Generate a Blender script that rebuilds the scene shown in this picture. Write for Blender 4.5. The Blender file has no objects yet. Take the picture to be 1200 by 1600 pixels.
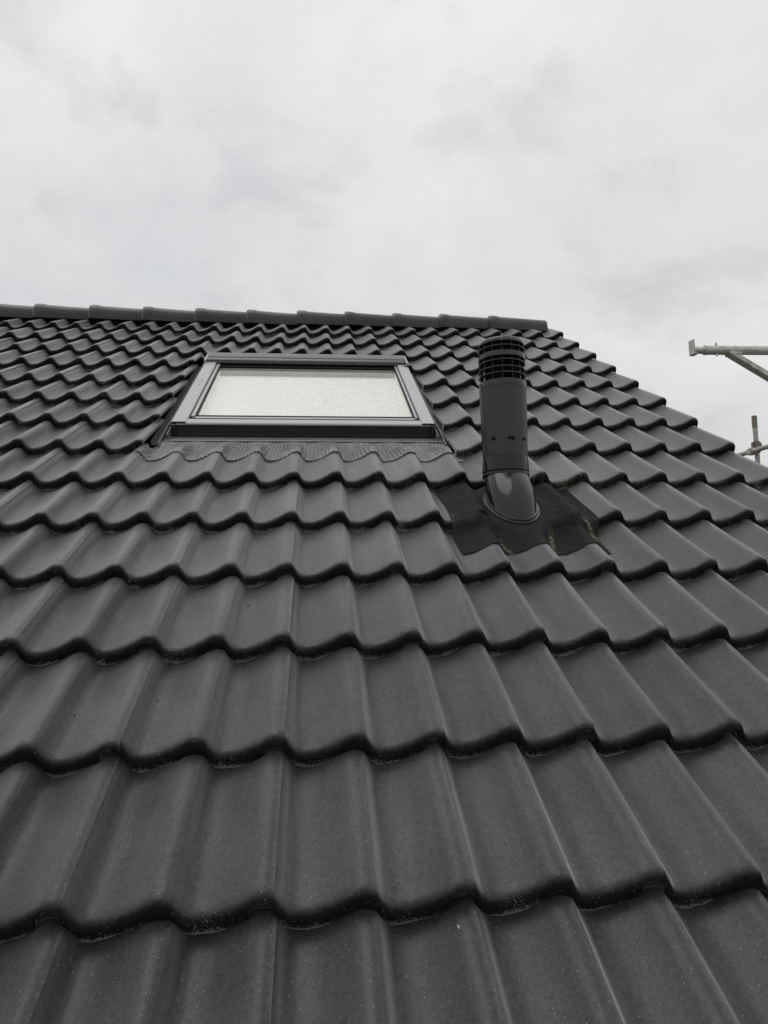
import bpy, bmesh, math, random
from mathutils import Vector, Matrix
rnd = random.Random(7)
SX, SY = 5.5, 1.3
CW, CI, CR_ = 1.0, 1.43, 0.33
sc = bpy.context.scene
C = sc.collection

# ------------------------------------------------------------------ frames
TH = math.radians(32.3)                 # roof pitch
c, s = math.cos(TH), math.sin(TH)
H = 5.2                                 # height of the reference tile nose above the ground
ROOF = Matrix(((1, 0, 0, 0), (0, c, -s, 0), (0, s, c, H), (0, 0, 0, 1)))   # u along courses, v up the slope, w off the roof
D = 0.3318                              # course gauge
W = 0.300                               # cover width of a tile

# ------------------------------------------------------------------ camera
Cr = Vector((0.08083821, -0.72972807, 0.99220202))
Rr = Matrix(((0.99564292, -0.08596767, 0.03612122),
             (-0.00347407, -0.4212964, -0.90691635),
             (0.09318324, 0.90283935, -0.41975944)))
rot = (ROOF.to_3x3() @ Rr.transposed() @ Matrix(((1, 0, 0), (0, -1, 0), (0, 0, -1)))).to_4x4()
cam = bpy.data.objects.new('camera', bpy.data.cameras.new('camera'))
cam.matrix_world = Matrix.Translation(ROOF @ Cr) @ rot
cam.data.sensor_fit = 'VERTICAL'; cam.data.sensor_height = 24.0
cam.data.lens = 1136.78 / 1600 * 24.0
cam.data.clip_start = 0.02; cam.data.clip_end = 4000
C.objects.link(cam); sc.camera = cam

# ------------------------------------------------------------------ sky, sun, exposure
SUN_EL, SUN_ROT = math.radians(76), math.radians(-75)
w = bpy.data.worlds.new('World'); sc.world = w; w.use_nodes = True
nt = w.node_tree; nt.nodes.clear(); N = nt.nodes.new; L = nt.links.new
out = N('ShaderNodeOutputWorld'); mixs = N('ShaderNodeMixShader'); mixs.inputs[0].default_value = 0.93
sky = N('ShaderNodeTexSky'); sky.sky_type = 'NISHITA'; sky.sun_disc = False
sky.sun_elevation = SUN_EL; sky.sun_rotation = SUN_ROT
b1 = N('ShaderNodeBackground'); b1.inputs[1].default_value = 0.10; L(sky.outputs[0], b1.inputs[0])
b2 = N('ShaderNodeBackground'); b2.inputs[1].default_value = 1.0
tc = N('ShaderNodeTexCoord'); sep = N('ShaderNodeSeparateXYZ'); L(tc.outputs['Generated'], sep.inputs[0])
# cloud deck: project the direction on a flat layer so that clouds shrink towards the horizon
zc = N('ShaderNodeMath'); zc.operation = 'MAXIMUM'; zc.inputs[1].default_value = 0.0; L(sep.outputs[2], zc.inputs[0])
za = N('ShaderNodeMath'); za.operation = 'ADD'; za.inputs[1].default_value = 0.42; L(zc.outputs[0], za.inputs[0])
dx = N('ShaderNodeMath'); dx.operation = 'DIVIDE'; L(sep.outputs[0], dx.inputs[0]); L(za.outputs[0], dx.inputs[1])
dy = N('ShaderNodeMath'); dy.operation = 'DIVIDE'; L(sep.outputs[1], dy.inputs[0]); L(za.outputs[0], dy.inputs[1])
cmb = N('ShaderNodeCombineXYZ'); L(dx.outputs[0], cmb.inputs[0]); L(dy.outputs[0], cmb.inputs[1])
def noise(scale, detail, rough, vec, dist=0.0):
    n = N('ShaderNodeTexNoise'); n.inputs['Scale'].default_value = scale; n.inputs['Detail'].default_value = detail
    n.inputs['Roughness'].default_value = rough; n.inputs['Distortion'].default_value = dist; L(vec, n.inputs['Vector']); return n
mp = N('ShaderNodeMapping'); mp.inputs['Location'].default_value = (SX, SY, 0); mp.inputs['Scale'].default_value = (1.35, 1.35, 1); L(cmb.outputs[0], mp.inputs[0])
n1 = noise(0.85, 7, 0.50, mp.outputs[0], 0.25)
n2 = noise(3.6, 8, 0.58, mp.outputs[0], 0.25)
r1 = N('ShaderNodeValToRGB'); L(n1.outputs['Fac'], r1.inputs[0])
e = r1.color_ramp.elements
e[0].position = 0.30; e[0].color = (0.665, 0.675, 0.685, 1)
e[1].position = 0.64; e[1].color = (0.865, 0.86, 0.845, 1)
r2 = N('ShaderNodeValToRGB'); L(n2.outputs['Fac'], r2.inputs[0])
e = r2.color_ramp.elements
e[0].position = 0.30; e[0].color = (0.80, 0.80, 0.81, 1)
e[1].position = 0.46; e[1].color = (1, 1, 1, 1)
mul = N('ShaderNodeMixRGB'); mul.blend_type = 'MULTIPLY'; mul.inputs[0].default_value = 0.8
L(r1.outputs[0], mul.inputs[1]); L(r2.outputs[0], mul.inputs[2])
n3 = noise(8.0, 6, 0.6, mp.outputs[0], 0.3); r3 = N('ShaderNodeValToRGB'); L(n3.outputs['Fac'], r3.inputs[0])
r3.color_ramp.elements[0].position = 0.3; r3.color_ramp.elements[0].color = (0.95, 0.952, 0.955, 1); r3.color_ramp.elements[1].position = 0.6
mu3 = N('ShaderNodeMixRGB'); mu3.blend_type = 'MULTIPLY'; mu3.inputs[0].default_value = 1.0; L(mul.outputs[0], mu3.inputs[1]); L(r3.outputs[0], mu3.inputs[2]); mul = mu3
# an overcast sky is brighter overhead
zen = N('ShaderNodeMapRange'); zen.inputs[1].default_value = 0.35; zen.inputs[2].default_value = 1.0
zen.inputs[3].default_value = 1.0; zen.inputs[4].default_value = 1.25; L(sep.outputs[2], zen.inputs[0])
ml2 = N('ShaderNodeVectorMath'); ml2.operation = 'SCALE'; L(mul.outputs[0], ml2.inputs[0]); L(zen.outputs[0], ml2.inputs['Scale'])
L(ml2.outputs[0], b2.inputs[0])
L(b1.outputs[0], mixs.inputs[1]); L(b2.outputs[0], mixs.inputs[2]); L(mixs.outputs[0], out.inputs[0])

sl = bpy.data.lights.new('sun', 'SUN'); sl.energy = 0.6; sl.angle = math.radians(40); sl.color = (1, 0.97, 0.93)
sun = bpy.data.objects.new('sun', sl); C.objects.link(sun)
# Nishita: rotation 0 = +Y, positive towards +X
sd = Vector((math.sin(SUN_ROT) * math.cos(SUN_EL), math.cos(SUN_ROT) * math.cos(SUN_EL), math.sin(SUN_EL)))
sun.rotation_euler = sd.to_track_quat('Z', 'Y').to_euler(); sun.location = (0, 0, 30)

sc.view_settings.view_transform = 'Standard'; sc.view_settings.look = 'None'
sc.view_settings.exposure = 0.0; sc.view_settings.gamma = 1.0; sc.view_settings.use_curve_mapping = False
sc.render.engine = 'CYCLES'

# ------------------------------------------------------------------ materials
class NT:
    def __init__(self, name):
        self.m = bpy.data.materials.new(name); self.m.use_nodes = True
        self.t = self.m.node_tree; self.b = self.t.nodes['Principled BSDF']; self.o = self.t.nodes['Material Output']
    def n(self, typ, **kw):
        x = self.t.nodes.new('ShaderNode' + typ)
        for k, v in kw.items(): setattr(x, k, v)
        return x
    def l(self, a, b): self.t.links.new(a, b)
    def val(self, sock, v):
        if hasattr(v, 'node') or isinstance(v, bpy.types.NodeSocket): self.l(v, sock)
        else: sock.default_value = v
    def math(self, op, a, b=0.0, clamp=False):
        x = self.n('Math', operation=op, use_clamp=clamp); self.val(x.inputs[0], a); self.val(x.inputs[1], b); return x.outputs[0]
    def noise(self, vec, scale, detail=4, rough=0.55, dist=0.0):
        x = self.n('TexNoise'); self.l(vec, x.inputs['Vector']); x.inputs['Scale'].default_value = scale
        x.inputs['Detail'].default_value = detail; x.inputs['Roughness'].default_value = rough; x.inputs['Distortion'].default_value = dist
        return x.outputs['Fac']
    def ramp(self, f, *st):
        x = self.n('ValToRGB'); self.l(f, x.inputs[0]); el = x.color_ramp.elements
        while len(el) < len(st): el.new(0.5)
        for e_, (p_, c_) in zip(el, st):
            e_.position = p_; e_.color = (c_, c_, c_, 1) if not isinstance(c_, tuple) else (*c_, 1)
        return x.outputs[0]
    def mix(self, f, a, b, mode='MIX'):
        x = self.n('MixRGB', blend_type=mode); self.val(x.inputs[0], f)
        for k, v in ((1, a), (2, b)):
            if isinstance(v, tuple): x.inputs[k].default_value = (*v, 1)
            else: self.l(v, x.inputs[k])
        return x.outputs[0]
    def obj(self): return self.n('TexCoord').outputs['Object']
    def pos(self): return self.n('NewGeometry').outputs['Position']
    def bump(self, h, strength=0.3, dist=0.001, prev=None):
        x = self.n('Bump'); x.inputs['Strength'].default_value = strength; x.inputs['Distance'].default_value = dist
        self.l(h, x.inputs['Height'])
        if prev: self.l(prev, x.inputs['Normal'])
        return x.outputs[0]
    def done(self, col, rough, normal=None, metal=0.0, spec=0.5):
        self.val(self.b.inputs['Base Color'], (*col, 1) if isinstance(col, tuple) else col)
        self.val(self.b.inputs['Roughness'], rough); self.b.inputs['Metallic'].default_value = metal
        self.b.inputs['Specular IOR Level'].default_value = spec
        if normal is not None: self.l(normal, self.b.inputs['Normal'])
        return self.m

def tile_material(with_nose=True):
    t = NT('dark_concrete_tile' if with_nose else 'dark_concrete_ridge'); ob = t.obj(); ps = t.pos()
    sp = t.n('SeparateXYZ'); t.l(ob, sp.inputs[0]); X, Y, Z = sp.outputs
    oi = t.n('ObjectInfo').outputs['Random']
    big = t.noise(ps, 3.2, 4, 0.6)
    mid = t.noise(ps, 38, 5, 0.65)
    fine = t.noise(ps, 520, 3, 0.6)
    col = t.mix(t.ramp(mid, (0.3, 0.0), (0.72, 1.0)), (0.0060, 0.0060, 0.0068), (0.0135, 0.0134, 0.0148))
    # every tile its own shade
    tone = t.n('MapRange'); t.l(oi, tone.inputs[0]); tone.inputs[3].default_value = 0.72; tone.inputs[4].default_value = 1.3
    sc_ = t.n('VectorMath', operation='SCALE'); t.l(col, sc_.inputs[0]); t.l(tone.outputs[0], sc_.inputs['Scale']); col = sc_.outputs[0]
    # thin grey dust film, patchy, fading out at the nose
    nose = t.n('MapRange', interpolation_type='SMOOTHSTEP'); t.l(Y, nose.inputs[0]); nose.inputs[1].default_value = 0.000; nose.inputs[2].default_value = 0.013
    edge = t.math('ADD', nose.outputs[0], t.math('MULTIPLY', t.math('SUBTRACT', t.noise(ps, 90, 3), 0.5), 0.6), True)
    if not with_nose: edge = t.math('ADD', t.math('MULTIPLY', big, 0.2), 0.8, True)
    dust = t.math('MULTIPLY', t.ramp(big, (0.3, 0.25), (0.7, 0.85)), edge)
    dust = t.math('MULTIPLY', dust, t.ramp(fine, (0.3, 0.5), (0.7, 1.0)))
    col = t.mix(dust, col, (0.0215, 0.0220, 0.0242))
    col = t.mix(t.math('SUBTRACT', 1.0, edge, True), col, (0.0100, 0.0101, 0.0107))  # nose darkened: partly its own dark coating, partly shade painted in
    wa = t.n('Attribute'); wa.attribute_name = 'pale_edge'  # paler along the tongue edge and its ragged nose rim
    col = t.mix(t.math('MULTIPLY', wa.outputs['Fac'], t.ramp(t.noise(ps, 70, 4, 0.7), (0.40, 0.1), (0.65, 0.4))), col, (0.12, 0.12, 0.118))
    gr = t.math('ADD', t.noise(ps, 150, 4, 0.75), t.math('MULTIPLY', t.math('SUBTRACT', t.noise(ps, 480, 2, 0.6), 0.5), 0.7))
    gsc = t.n('MapRange'); t.l(gr, gsc.inputs[0]); gsc.inputs[1].default_value = 0.32; gsc.inputs[2].default_value = 0.68; gsc.inputs[3].default_value = 0.50; gsc.inputs[4].default_value = 1.55
    gv = t.n('VectorMath', operation='SCALE'); t.l(col, gv.inputs[0]); t.l(gsc.outputs[0], gv.inputs['Scale']); col = gv.outputs[0]
    # pinholes and pale sand grains
    v1 = t.n('TexVoronoi'); t.l(ps, v1.inputs['Vector']); v1.inputs['Scale'].default_value = 190
    keep = t.n('SeparateColor'); t.l(v1.outputs['Color'], keep.inputs[0])
    grain = t.math('MULTIPLY', t.math('LESS_THAN', v1.outputs['Distance'], 0.17), t.math('GREATER_THAN', keep.outputs[0], 0.88))
    col = t.mix(t.math('MULTIPLY', grain, 0.75), col, (0.26, 0.255, 0.24))
    pin = t.math('MULTIPLY', t.math('LESS_THAN', v1.outputs['Distance'], 0.16), t.math('GREATER_THAN', keep.outputs[1], 0.95))
    col = t.mix(t.math('MULTIPLY', pin, 0.7), col, (0.008, 0.008, 0.008))
    # faint pale scratches, longer along the slope
    mpp = t.n('Mapping'); t.l(ob, mpp.inputs[0]); mpp.inputs['Scale'].default_value = (60, 14, 60); mpp.inputs['Rotation'].default_value = (0, 0, 0.25)
    ad = t.n('VectorMath', operation='ADD'); t.l(mpp.outputs[0], ad.inputs[0])
    cb = t.n('CombineXYZ'); t.l(t.math('MULTIPLY', oi, 57.0), cb.inputs[0]); t.l(t.math('MULTIPLY', oi, 31.0), cb.inputs[1]); t.l(cb.outputs[0], ad.inputs[1])
    scr = t.noise(ad.outputs[0], 1.0, 6, 0.7)
    col = t.mix(t.math('MULTIPLY', t.ramp(scr, (0.69, 0.0), (0.74, 1.0)), t.math('MULTIPLY', t.ramp(fine, (0.4, 0.0), (0.6, 1.0)), 0.5)), col, (0.16, 0.16, 0.155))
    ms = t.n('Mapping'); t.l(ad.outputs[0], ms.inputs[0]); ms.inputs['Scale'].default_value = (.9, .28, .9)
    st = t.noise(ms.outputs[0], 1.0, 4, 0.6)
    col = t.mix(t.math('MULTIPLY', t.ramp(st, (0.52, 0.0), (0.75, 1.0)), t.math('MULTIPLY', edge, 0.22)), col, (0.05, 0.05, 0.05))
    col = t.mix(t.math('MULTIPLY', t.ramp(st, (0.28, 1.0), (0.44, 0.0)), 0.22), col, (0.008, 0.008, 0.009))
    # lime crust caught along the bottom rim of the nose and in the pans
    rim = t.n('MapRange'); t.l(Y, rim.inputs[0]); rim.inputs[1].default_value = 0.035; rim.inputs[2].default_value = -0.002
    rim.inputs[3].default_value = 0.0; rim.inputs[4].default_value = 1.0
    att = t.n('Attribute'); att.attribute_name = 'crust'
    cr = t.math('MULTIPLY', att.outputs['Fac'], 1.0)
    cn = t.noise(ps, 280, 5, 0.85); cl = t.noise(ps, 17, 2, 0.5)
    cm = t.math('ADD', t.math('MULTIPLY', t.math('SUBTRACT', cn, 0.0), 1.06), t.math('MULTIPLY', t.math('SUBTRACT', cl, 0.5), 0.40))
    cm = t.math('ADD', cm, t.math('MULTIPLY', cr, 0.27))
    col = t.mix(t.ramp(cm, (0.765, 0.0), (0.82, 0.85)), col, (0.36, 0.355, 0.31))
    # yellow lichen dust below the right part of the window and beside the pipe
    def blob(cu, cy, cz, r):
        d_ = t.n('VectorMath', operation='DISTANCE'); t.l(ps, d_.inputs[0]); d_.inputs[1].default_value = (cu, cy, cz)
        m_ = t.n('MapRange', interpolation_type='SMOOTHSTEP'); t.l(d_.outputs['Value'], m_.inputs[0])
        m_.inputs[1].default_value = r; m_.inputs[2].default_value = 0.0; return m_.outputs[0]
    bl = t.math('MAXIMUM', blob(*(ROOF @ Vector((0.42, 1.86, 0))), 0.36), blob(*(ROOF @ Vector((0.72, 2.1, 0))), 0.26))
    bl = t.math('MAXIMUM', bl, t.math('MULTIPLY', blob(*(ROOF @ Vector((0.95, 1.75, 0))), 0.5), 0.7))
    ln = t.noise(ps, 170, 4, 0.7)
    lm = t.math('ADD', t.math('ADD', ln, t.math('MULTIPLY', bl, 0.17)), t.math('MULTIPLY', t.math('SUBTRACT', t.noise(ps, 22, 3), 0.5), 0.35))
    lm = t.math('MULTIPLY', t.ramp(lm, (0.62, 0.0), (0.74, 0.7)), t.math('MINIMUM', t.math('MULTIPLY', bl, 3.0), 1.0))
    col = t.mix(lm, col, (0.15, 0.142, 0.10))
    bmp = t.bump(fine, 0.30, 0.0008)
    bmp = t.bump(mid, 0.15, 0.003, bmp)
    bmp = t.bump(t.noise(ps, 9, 2, 0.5), 0.25, 0.006, bmp)
    ro = t.mix(edge, t.ramp(mid, (0.2, 0.6), (0.8, 0.7)), t.ramp(mid, (0.2, 0.42), (0.8, 0.52)))
    m_ = t.done(col, ro, bmp, spec=0.7)
    t.val(t.b.inputs['Specular IOR Level'], t.math('ADD', t.math('MULTIPLY', edge, -0.04), 0.12))
    sv = t.n('MapRange'); t.l(oi, sv.inputs[0]); sv.inputs[3].default_value = 0.86; sv.inputs[4].default_value = 1.0
    var = t.math('MULTIPLY', sv.outputs[0], t.ramp(gr, (0.32, 0.80), (0.62, 1.0)))
    var = t.math('MULTIPLY', var, t.ramp(big, (0.3, 0.85), (0.65, 1.0)))
    var = t.math('MULTIPLY', var, t.ramp(st, (0.3, 0.95), (0.6, 1.0)))
    t.val(t.b.inputs['Coat Weight'], t.math('MULTIPLY', t.math('MULTIPLY', edge, CW), var)); t.b.inputs['Coat IOR'].default_value = CI; t.b.inputs['Coat Roughness'].default_value = CR_; t.l(bmp, t.b.inputs['Coat Normal'])
    t.val(t.b.inputs['Sheen Weight'], t.math('MULTIPLY', t.math('MULTIPLY', edge, 0.62), var)); t.b.inputs['Sheen Tint'].default_value = (0.99, 0.97, 1.0, 1); t.b.inputs['Sheen Roughness'].default_value = 0.47
    return m_

def painted(name, col, rough=0.4, metal=0.0, amp=0.12, spec=0.5, bump=0.05, scale=30):
    t = NT(name); ps = t.pos(); n_ = t.noise(ps, scale, 5, 0.6); f_ = t.noise(ps, 400, 2, 0.5)
    lo = tuple(x * (1 - amp) for x in col); hi = tuple(x * (1 + amp) for x in col)
    cc = t.mix(t.ramp(n_, (0.3, 0.0), (0.7, 1.0)), lo, hi)
    rr = t.ramp(n_, (0.25, max(0.02, rough - 0.07)), (0.75, rough + 0.07))
    return t.done(cc, rr, t.bump(f_, bump, 0.0008), metal, spec)

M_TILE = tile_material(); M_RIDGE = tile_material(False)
M_COVER = painted('grey_coated_aluminium', (0.42, 0.42, 0.43), 0.36, 0.0, 0.06)
M_HOOD = painted('grey_hood_aluminium', (0.075, 0.078, 0.08), 0.28, 0.0, 0.06)
M_DARKMETAL = painted('dark_coated_metal', (0.022, 0.026, 0.028), 0.35, 0.0, 0.1)
M_BLACK = painted('black_seal_and_shade', (0.004, 0.004, 0.004), 0.7, spec=0.1)
M_STRIP = painted('grey_flashing_metal', (0.17, 0.17, 0.17), 0.42, 0.2, 0.18)
M_PIPE = painted('black_plastic_matt', (0.0085, 0.0112, 0.0128), 0.24, 0.0, 0.15, 0.5)
M_RING = painted('black_plastic_lit', (0.028, 0.030, 0.032), 0.22, 0.0, 0.15, 0.5)  # pipe plastic lightened to paint in the light its rims catch
M_GLOSS = painted('black_plastic_gloss', (0.005, 0.0052, 0.0055), 0.09, 0.0, 0.15, 0.42, 0.02)
M_BLIND = painted('white_blind_cloth', (0.92, 0.92, 0.885), 0.8, 0.0, 0.01)
M_LINING = painted('grey_window_lining', (0.24, 0.23, 0.20), 0.6, 0.0, 0.25, scale=60)
M_UNDER = painted('black_underlay', (0.008, 0.008, 0.009), 0.8)
M_WALL = painted('pale_brown_render', (0.32, 0.28, 0.24), 0.85)
M_SCREW = painted('steel_screw', (0.35, 0.35, 0.35), 0.35, 0.8)

def lead_material():
    t = NT('pleated_grey_lead'); ps = t.pos()
    n_ = t.noise(ps, 45, 5, 0.65); g = t.noise(ps, 240, 3, 0.7)
    cc = t.mix(t.ramp(n_, (0.3, 0.0), (0.7, 1.0)), (0.36, 0.36, 0.355), (0.58, 0.58, 0.565))
    cc = t.mix(t.ramp(g, (0.66, 0.0), (0.74, 0.7)), cc, (0.33, 0.32, 0.27))
    return t.done(cc, 0.42, t.bump(g, 0.2, 0.001), 0.5)
M_LEAD = lead_material()

def membrane_material():
    t = NT('black_flashing_rubber'); ps = t.pos(); ob = t.obj()
    n_ = t.noise(ps, 35, 5, 0.65); g = t.noise(ps, 300, 3, 0.7)
    cc = t.mix(t.ramp(n_, (0.3, 0.0), (0.7, 1.0)), (0.008, 0.008, 0.0083), (0.018, 0.0178, 0.0174))
    at = t.n('Attribute'); at.attribute_name = 'pollen'
    m = t.math('ADD', t.noise(ps, 210, 4, 0.8), t.math('MULTIPLY', at.outputs['Fac'], 0.29))
    cc = t.mix(t.ramp(m, (0.70, 0.0), (0.82, 0.85)), cc, (0.38, 0.36, 0.24))
    dd = t.ramp(t.noise(ps, 420, 3, 0.7), (0.70, 0.0), (0.75, 0.6))
    cc = t.mix(dd, cc, (0.12, 0.11, 0.08))
    return t.done(cc, 0.75, t.bump(t.noise(ps, 24, 5, 0.7, 1.0), 0.8, 0.014, t.bump(g, 0.7, 0.002)), spec=0.2)
M_MEMB = membrane_material()

def zinc_material(name, col, rust=0.0):
    t = NT(name); ps = t.pos()
    v = t.n('TexVoronoi'); t.l(ps, v.inputs['Vector']); v.inputs['Scale'].default_value = 60
    n_ = t.noise(ps, 14, 5, 0.65); st = t.noise(ps, 45, 5, 0.7)
    sepc = t.n('SeparateColor'); t.l(v.outputs['Color'], sepc.inputs[0])
    cc = t.mix(sepc.outputs[0], tuple(x * 0.82 for x in col), tuple(x * 1.15 for x in col))
    cc = t.mix(t.ramp(n_, (0.45, 0.0), (0.65, 0.6)), cc, tuple(x * 0.5 for x in col))
    cc = t.mix(t.ramp(st, (0.62, 0.0), (0.72, 0.35 + rust)), cc, (0.10, 0.065, 0.035))
    return t.done(cc, 0.55, t.bump(st, 0.2, 0.002), 0.35)
M_ZINC = zinc_material('galvanised_tube', (0.55, 0.55, 0.53))
M_ZINC2 = zinc_material('weathered_galvanised_tube', (0.42, 0.40, 0.36), 0.3)
M_COUPLER = zinc_material('scaffold_coupler_steel', (0.22, 0.19, 0.15), 0.3)

def glass_material():
    t = NT('window_glass'); ps = t.pos(); ob = t.obj()
    fr = t.n('Fresnel'); fr.inputs[0].default_value = 1.6
    bf = t.n('NewGeometry').outputs['Backfacing']; fac = t.math('MULTIPLY', fr.outputs[0], t.math('SUBTRACT', 1.0, bf))
    gl = t.n('BsdfGlossy'); gl.inputs['Roughness'].default_value = 0.03; gl.inputs['Color'].default_value = (0.95, 0.96, 0.95, 1)
    tr = t.n('BsdfTransparent'); tr.inputs[0].default_value = (0.99, 0.99, 0.98, 1)
    mx = t.n('MixShader'); t.l(fac, mx.inputs[0]); t.l(tr.outputs[0], mx.inputs[1]); t.l(gl.outputs[0], mx.inputs[2])
    # dried rain spots and grit, denser to the right
    sp = t.n('SeparateXYZ'); t.l(ps, sp.inputs[0])
    rg = t.n('MapRange'); t.l(sp.outputs[0], rg.inputs[0]); rg.inputs[1].default_value = -0.45; rg.inputs[2].default_value = 0.25
    rg.inputs[3].default_value = 0.0; rg.inputs[4].default_value = 0.13
    cl = t.math('MULTIPLY', t.math('SUBTRACT', t.noise(ps, 7, 3), 0.5), 0.25)
    sn = t.math('ADD', t.noise(ps, 130, 4, 0.8), t.math('ADD', rg.outputs[0], cl))
    vo = t.n('TexVoronoi'); t.l(ps, vo.inputs['Vector']); vo.inputs['Scale'].default_value = 150
    kc = t.n('SeparateColor'); t.l(vo.outputs['Color'], kc.inputs[0])
    thr = t.math('SUBTRACT', 1.0, t.math('ADD', t.math('MULTIPLY', rg.outputs[0], 1.9), t.math('ADD', -0.02, t.math('MULTIPLY', cl, 0.5))))
    spot = t.math('MULTIPLY', t.math('LESS_THAN', vo.outputs['Distance'], 0.42), t.math('GREATER_THAN', kc.outputs[0], thr))
    film = t.math('MULTIPLY', t.ramp(t.noise(ps, 26, 4, 0.7), (0.45, 0.0), (0.8, 1.0)), 0.07)
    m = t.math('ADD', t.math('MULTIPLY', spot, 0.30), film, True)
    di = t.n('BsdfDiffuse'); t.l(t.mix(t.noise(ps, 60), (0.12, 0.10, 0.06), (0.50, 0.45, 0.33)), di.inputs[0])
    m2 = t.n('MixShader'); t.l(m, m2.inputs[0]); t.l(mx.outputs[0], m2.inputs[1]); t.l(di.outputs[0], m2.inputs[2])
    t.l(m2.outputs[0], t.o.inputs[0])
    return t.m
M_GLASS = glass_material()

def ground_material():
    t = NT('rough_grass_ground'); ps = t.pos()
    cc = t.mix(t.noise(ps, 0.25, 6, 0.6), (0.035, 0.045, 0.02), (0.10, 0.085, 0.055))
    cc = t.mix(t.ramp(t.noise(ps, 9, 5, 0.7), (0.4, 0.0), (0.7, 0.6)), cc, (0.05, 0.06, 0.025))
    return t.done(cc, 0.95, t.bump(t.noise(ps, 20, 5), 0.6, 0.05), spec=0.2)
M_GROUND = ground_material()

# ------------------------------------------------------------------ object helpers
WM = {}
def tag(o, label=None, cat=None, group=None, kind=None):
    if label: o['label'] = label
    if cat: o['category'] = cat
    if group: o['group'] = group
    if kind: o['kind'] = kind
    return o
def put(name, me, mat=None, parent=None, M=None):
    o = bpy.data.objects.new(name, me); C.objects.link(o)
    if me is not None and mat is not None and not me.materials: me.materials.append(mat)
    M = M if M is not None else Matrix.Identity(4)
    if parent is not None:
        o.parent = parent; o.matrix_basis = WM[parent.name].inverted() @ M
    else:
        o.matrix_basis = M
    WM[o.name] = M.copy(); return o
def empty(name, M): return put(name, None, None, None, M)
def mesh_of(bm, name, smooth=35):
    bmesh.ops.recalc_face_normals(bm, faces=bm.faces)
    me = bpy.data.meshes.new(name); bm.to_mesh(me); bm.free()
    if smooth:
        for p_ in me.polygons: p_.use_smooth = True
        me.set_sharp_from_angle(angle=math.radians(smooth))
    return me
def add_box(bm, x0, x1, y0, y1, z0, z1, M=None):
    vs = [bm.verts.new((x, y, z)) for z in (z0, z1) for y in (y0, y1) for x in (x0, x1)]
    for f in ((0, 2, 3, 1), (4, 5, 7, 6), (0, 1, 5, 4), (2, 6, 7, 3), (0, 4, 6, 2), (1, 3, 7, 5)):
        bm.faces.new([vs[i] for i in f])
    if M: bmesh.ops.transform(bm, matrix=M, verts=vs)
    return vs
def box_mesh(name, x0, x1, y0, y1, z0, z1, bev=0.0015, seg=2):
    bm = bmesh.new(); add_box(bm, x0, x1, y0, y1, z0, z1)
    if bev: bmesh.ops.bevel(bm, geom=bm.edges[:], offset=bev, segments=seg, profile=0.6, affect='EDGES')
    return mesh_of(bm, name)
def extrude_profile(name, pts, x0, x1, closed=True, smooth=35):
    """pts = (y, z) outline, swept along x"""
    bm = bmesh.new(); a = [bm.verts.new((x0, y, z)) for y, z in pts]; b = [bm.verts.new((x1, y, z)) for y, z in pts]
    n = len(pts)
    for i in range(n): bm.faces.new((a[i], a[(i + 1) % n], b[(i + 1) % n], b[i]))
    bm.faces.new(a); bm.faces.new(b[::-1])
    return mesh_of(bm, name, smooth)
def lathe(bm, prof, seg=64, cx=0, cy=0, rib=0.0, nrib=0):
    rings = []
    for r, z in prof:
        ring = []
        for i in range(seg):
            a = 2 * math.pi * i / seg; rr = r + (rib * (1 if (i // (seg // nrib // 2)) % 2 else 0) if nrib else 0)
            ring.append(bm.verts.new((cx + rr * math.cos(a), cy + rr * math.sin(a), z)))
        rings.append(ring)
    for k in range(len(rings) - 1):
        for i in range(seg): bm.faces.new((rings[k][i], rings[k][(i + 1) % seg], rings[k + 1][(i + 1) % seg], rings[k + 1][i]))
    return rings
def tube_between(bm, a, b, r, seg=20, cap=True, wall=0.0):
    a, b = Vector(a), Vector(b); d = (b - a); L_ = d.length
    M = Matrix.Translation(a) @ d.to_track_quat('Z', 'Y').to_matrix().to_4x4()
    pr = [(r, 0), (r, L_)]
    if wall: pr = [(r - wall, 0.06), (r - wall, 0), (r, 0), (r, L_), (r - wall, L_), (r - wall, L_ - 0.06)]
    n0 = len(bm.verts); rg = lathe(bm, pr, seg)
    if cap: bm.faces.new(rg[0][::-1]); bm.faces.new(rg[-1])
    bm.verts.ensure_lookup_table(); bmesh.ops.transform(bm, matrix=M, verts=bm.verts[n0:])

# ------------------------------------------------------------------ tile shape
AMP, T = 0.0385, 0.0375
KEY = [(-.016, .825), (-.008, .94), (0, 1), (.010, .995), (.0180, .93), (.0215, .82), (.026, .60), (.031, .35), (.037, .14),
       (.044, .03), (.053, .0), (.064, .015), (.076, .065), (.090, .19), (.105, .365), (.120, .585), (.128, .72), (.134, .825), (.142, .94), (.150, 1)]
def wave(x):
    x = ((x + 0.016) % 0.150) - 0.016
    for i in range(len(KEY) - 1):
        if x <= KEY[i + 1][0] + 1e-9:
            (x0, y0), (x1, y1) = KEY[i], KEY[i + 1]; h_ = x1 - x0; t = (x - x0) / h_
            def sl_(j):
                if j <= 0 or j >= len(KEY) - 1: return 0.0
                return (KEY[j + 1][1] - KEY[j - 1][1]) / (KEY[j + 1][0] - KEY[j - 1][0])
            m0, m1 = sl_(i) * h_, sl_(i + 1) * h_
            return (2*t**3 - 3*t*t + 1) * y0 + (t**3 - 2*t*t + t) * m0 + (-2*t**3 + 3*t*t) * y1 + (t**3 - t*t) * m1
    return 1.0
def wz(x): return AMP * (wave(x) - 1)
def top_at(u, v):
    """height of the tiled surface over the roof plane"""
    yl = v - math.floor(v / D) * D
    return wz(u) + T - T * yl / D

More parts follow.
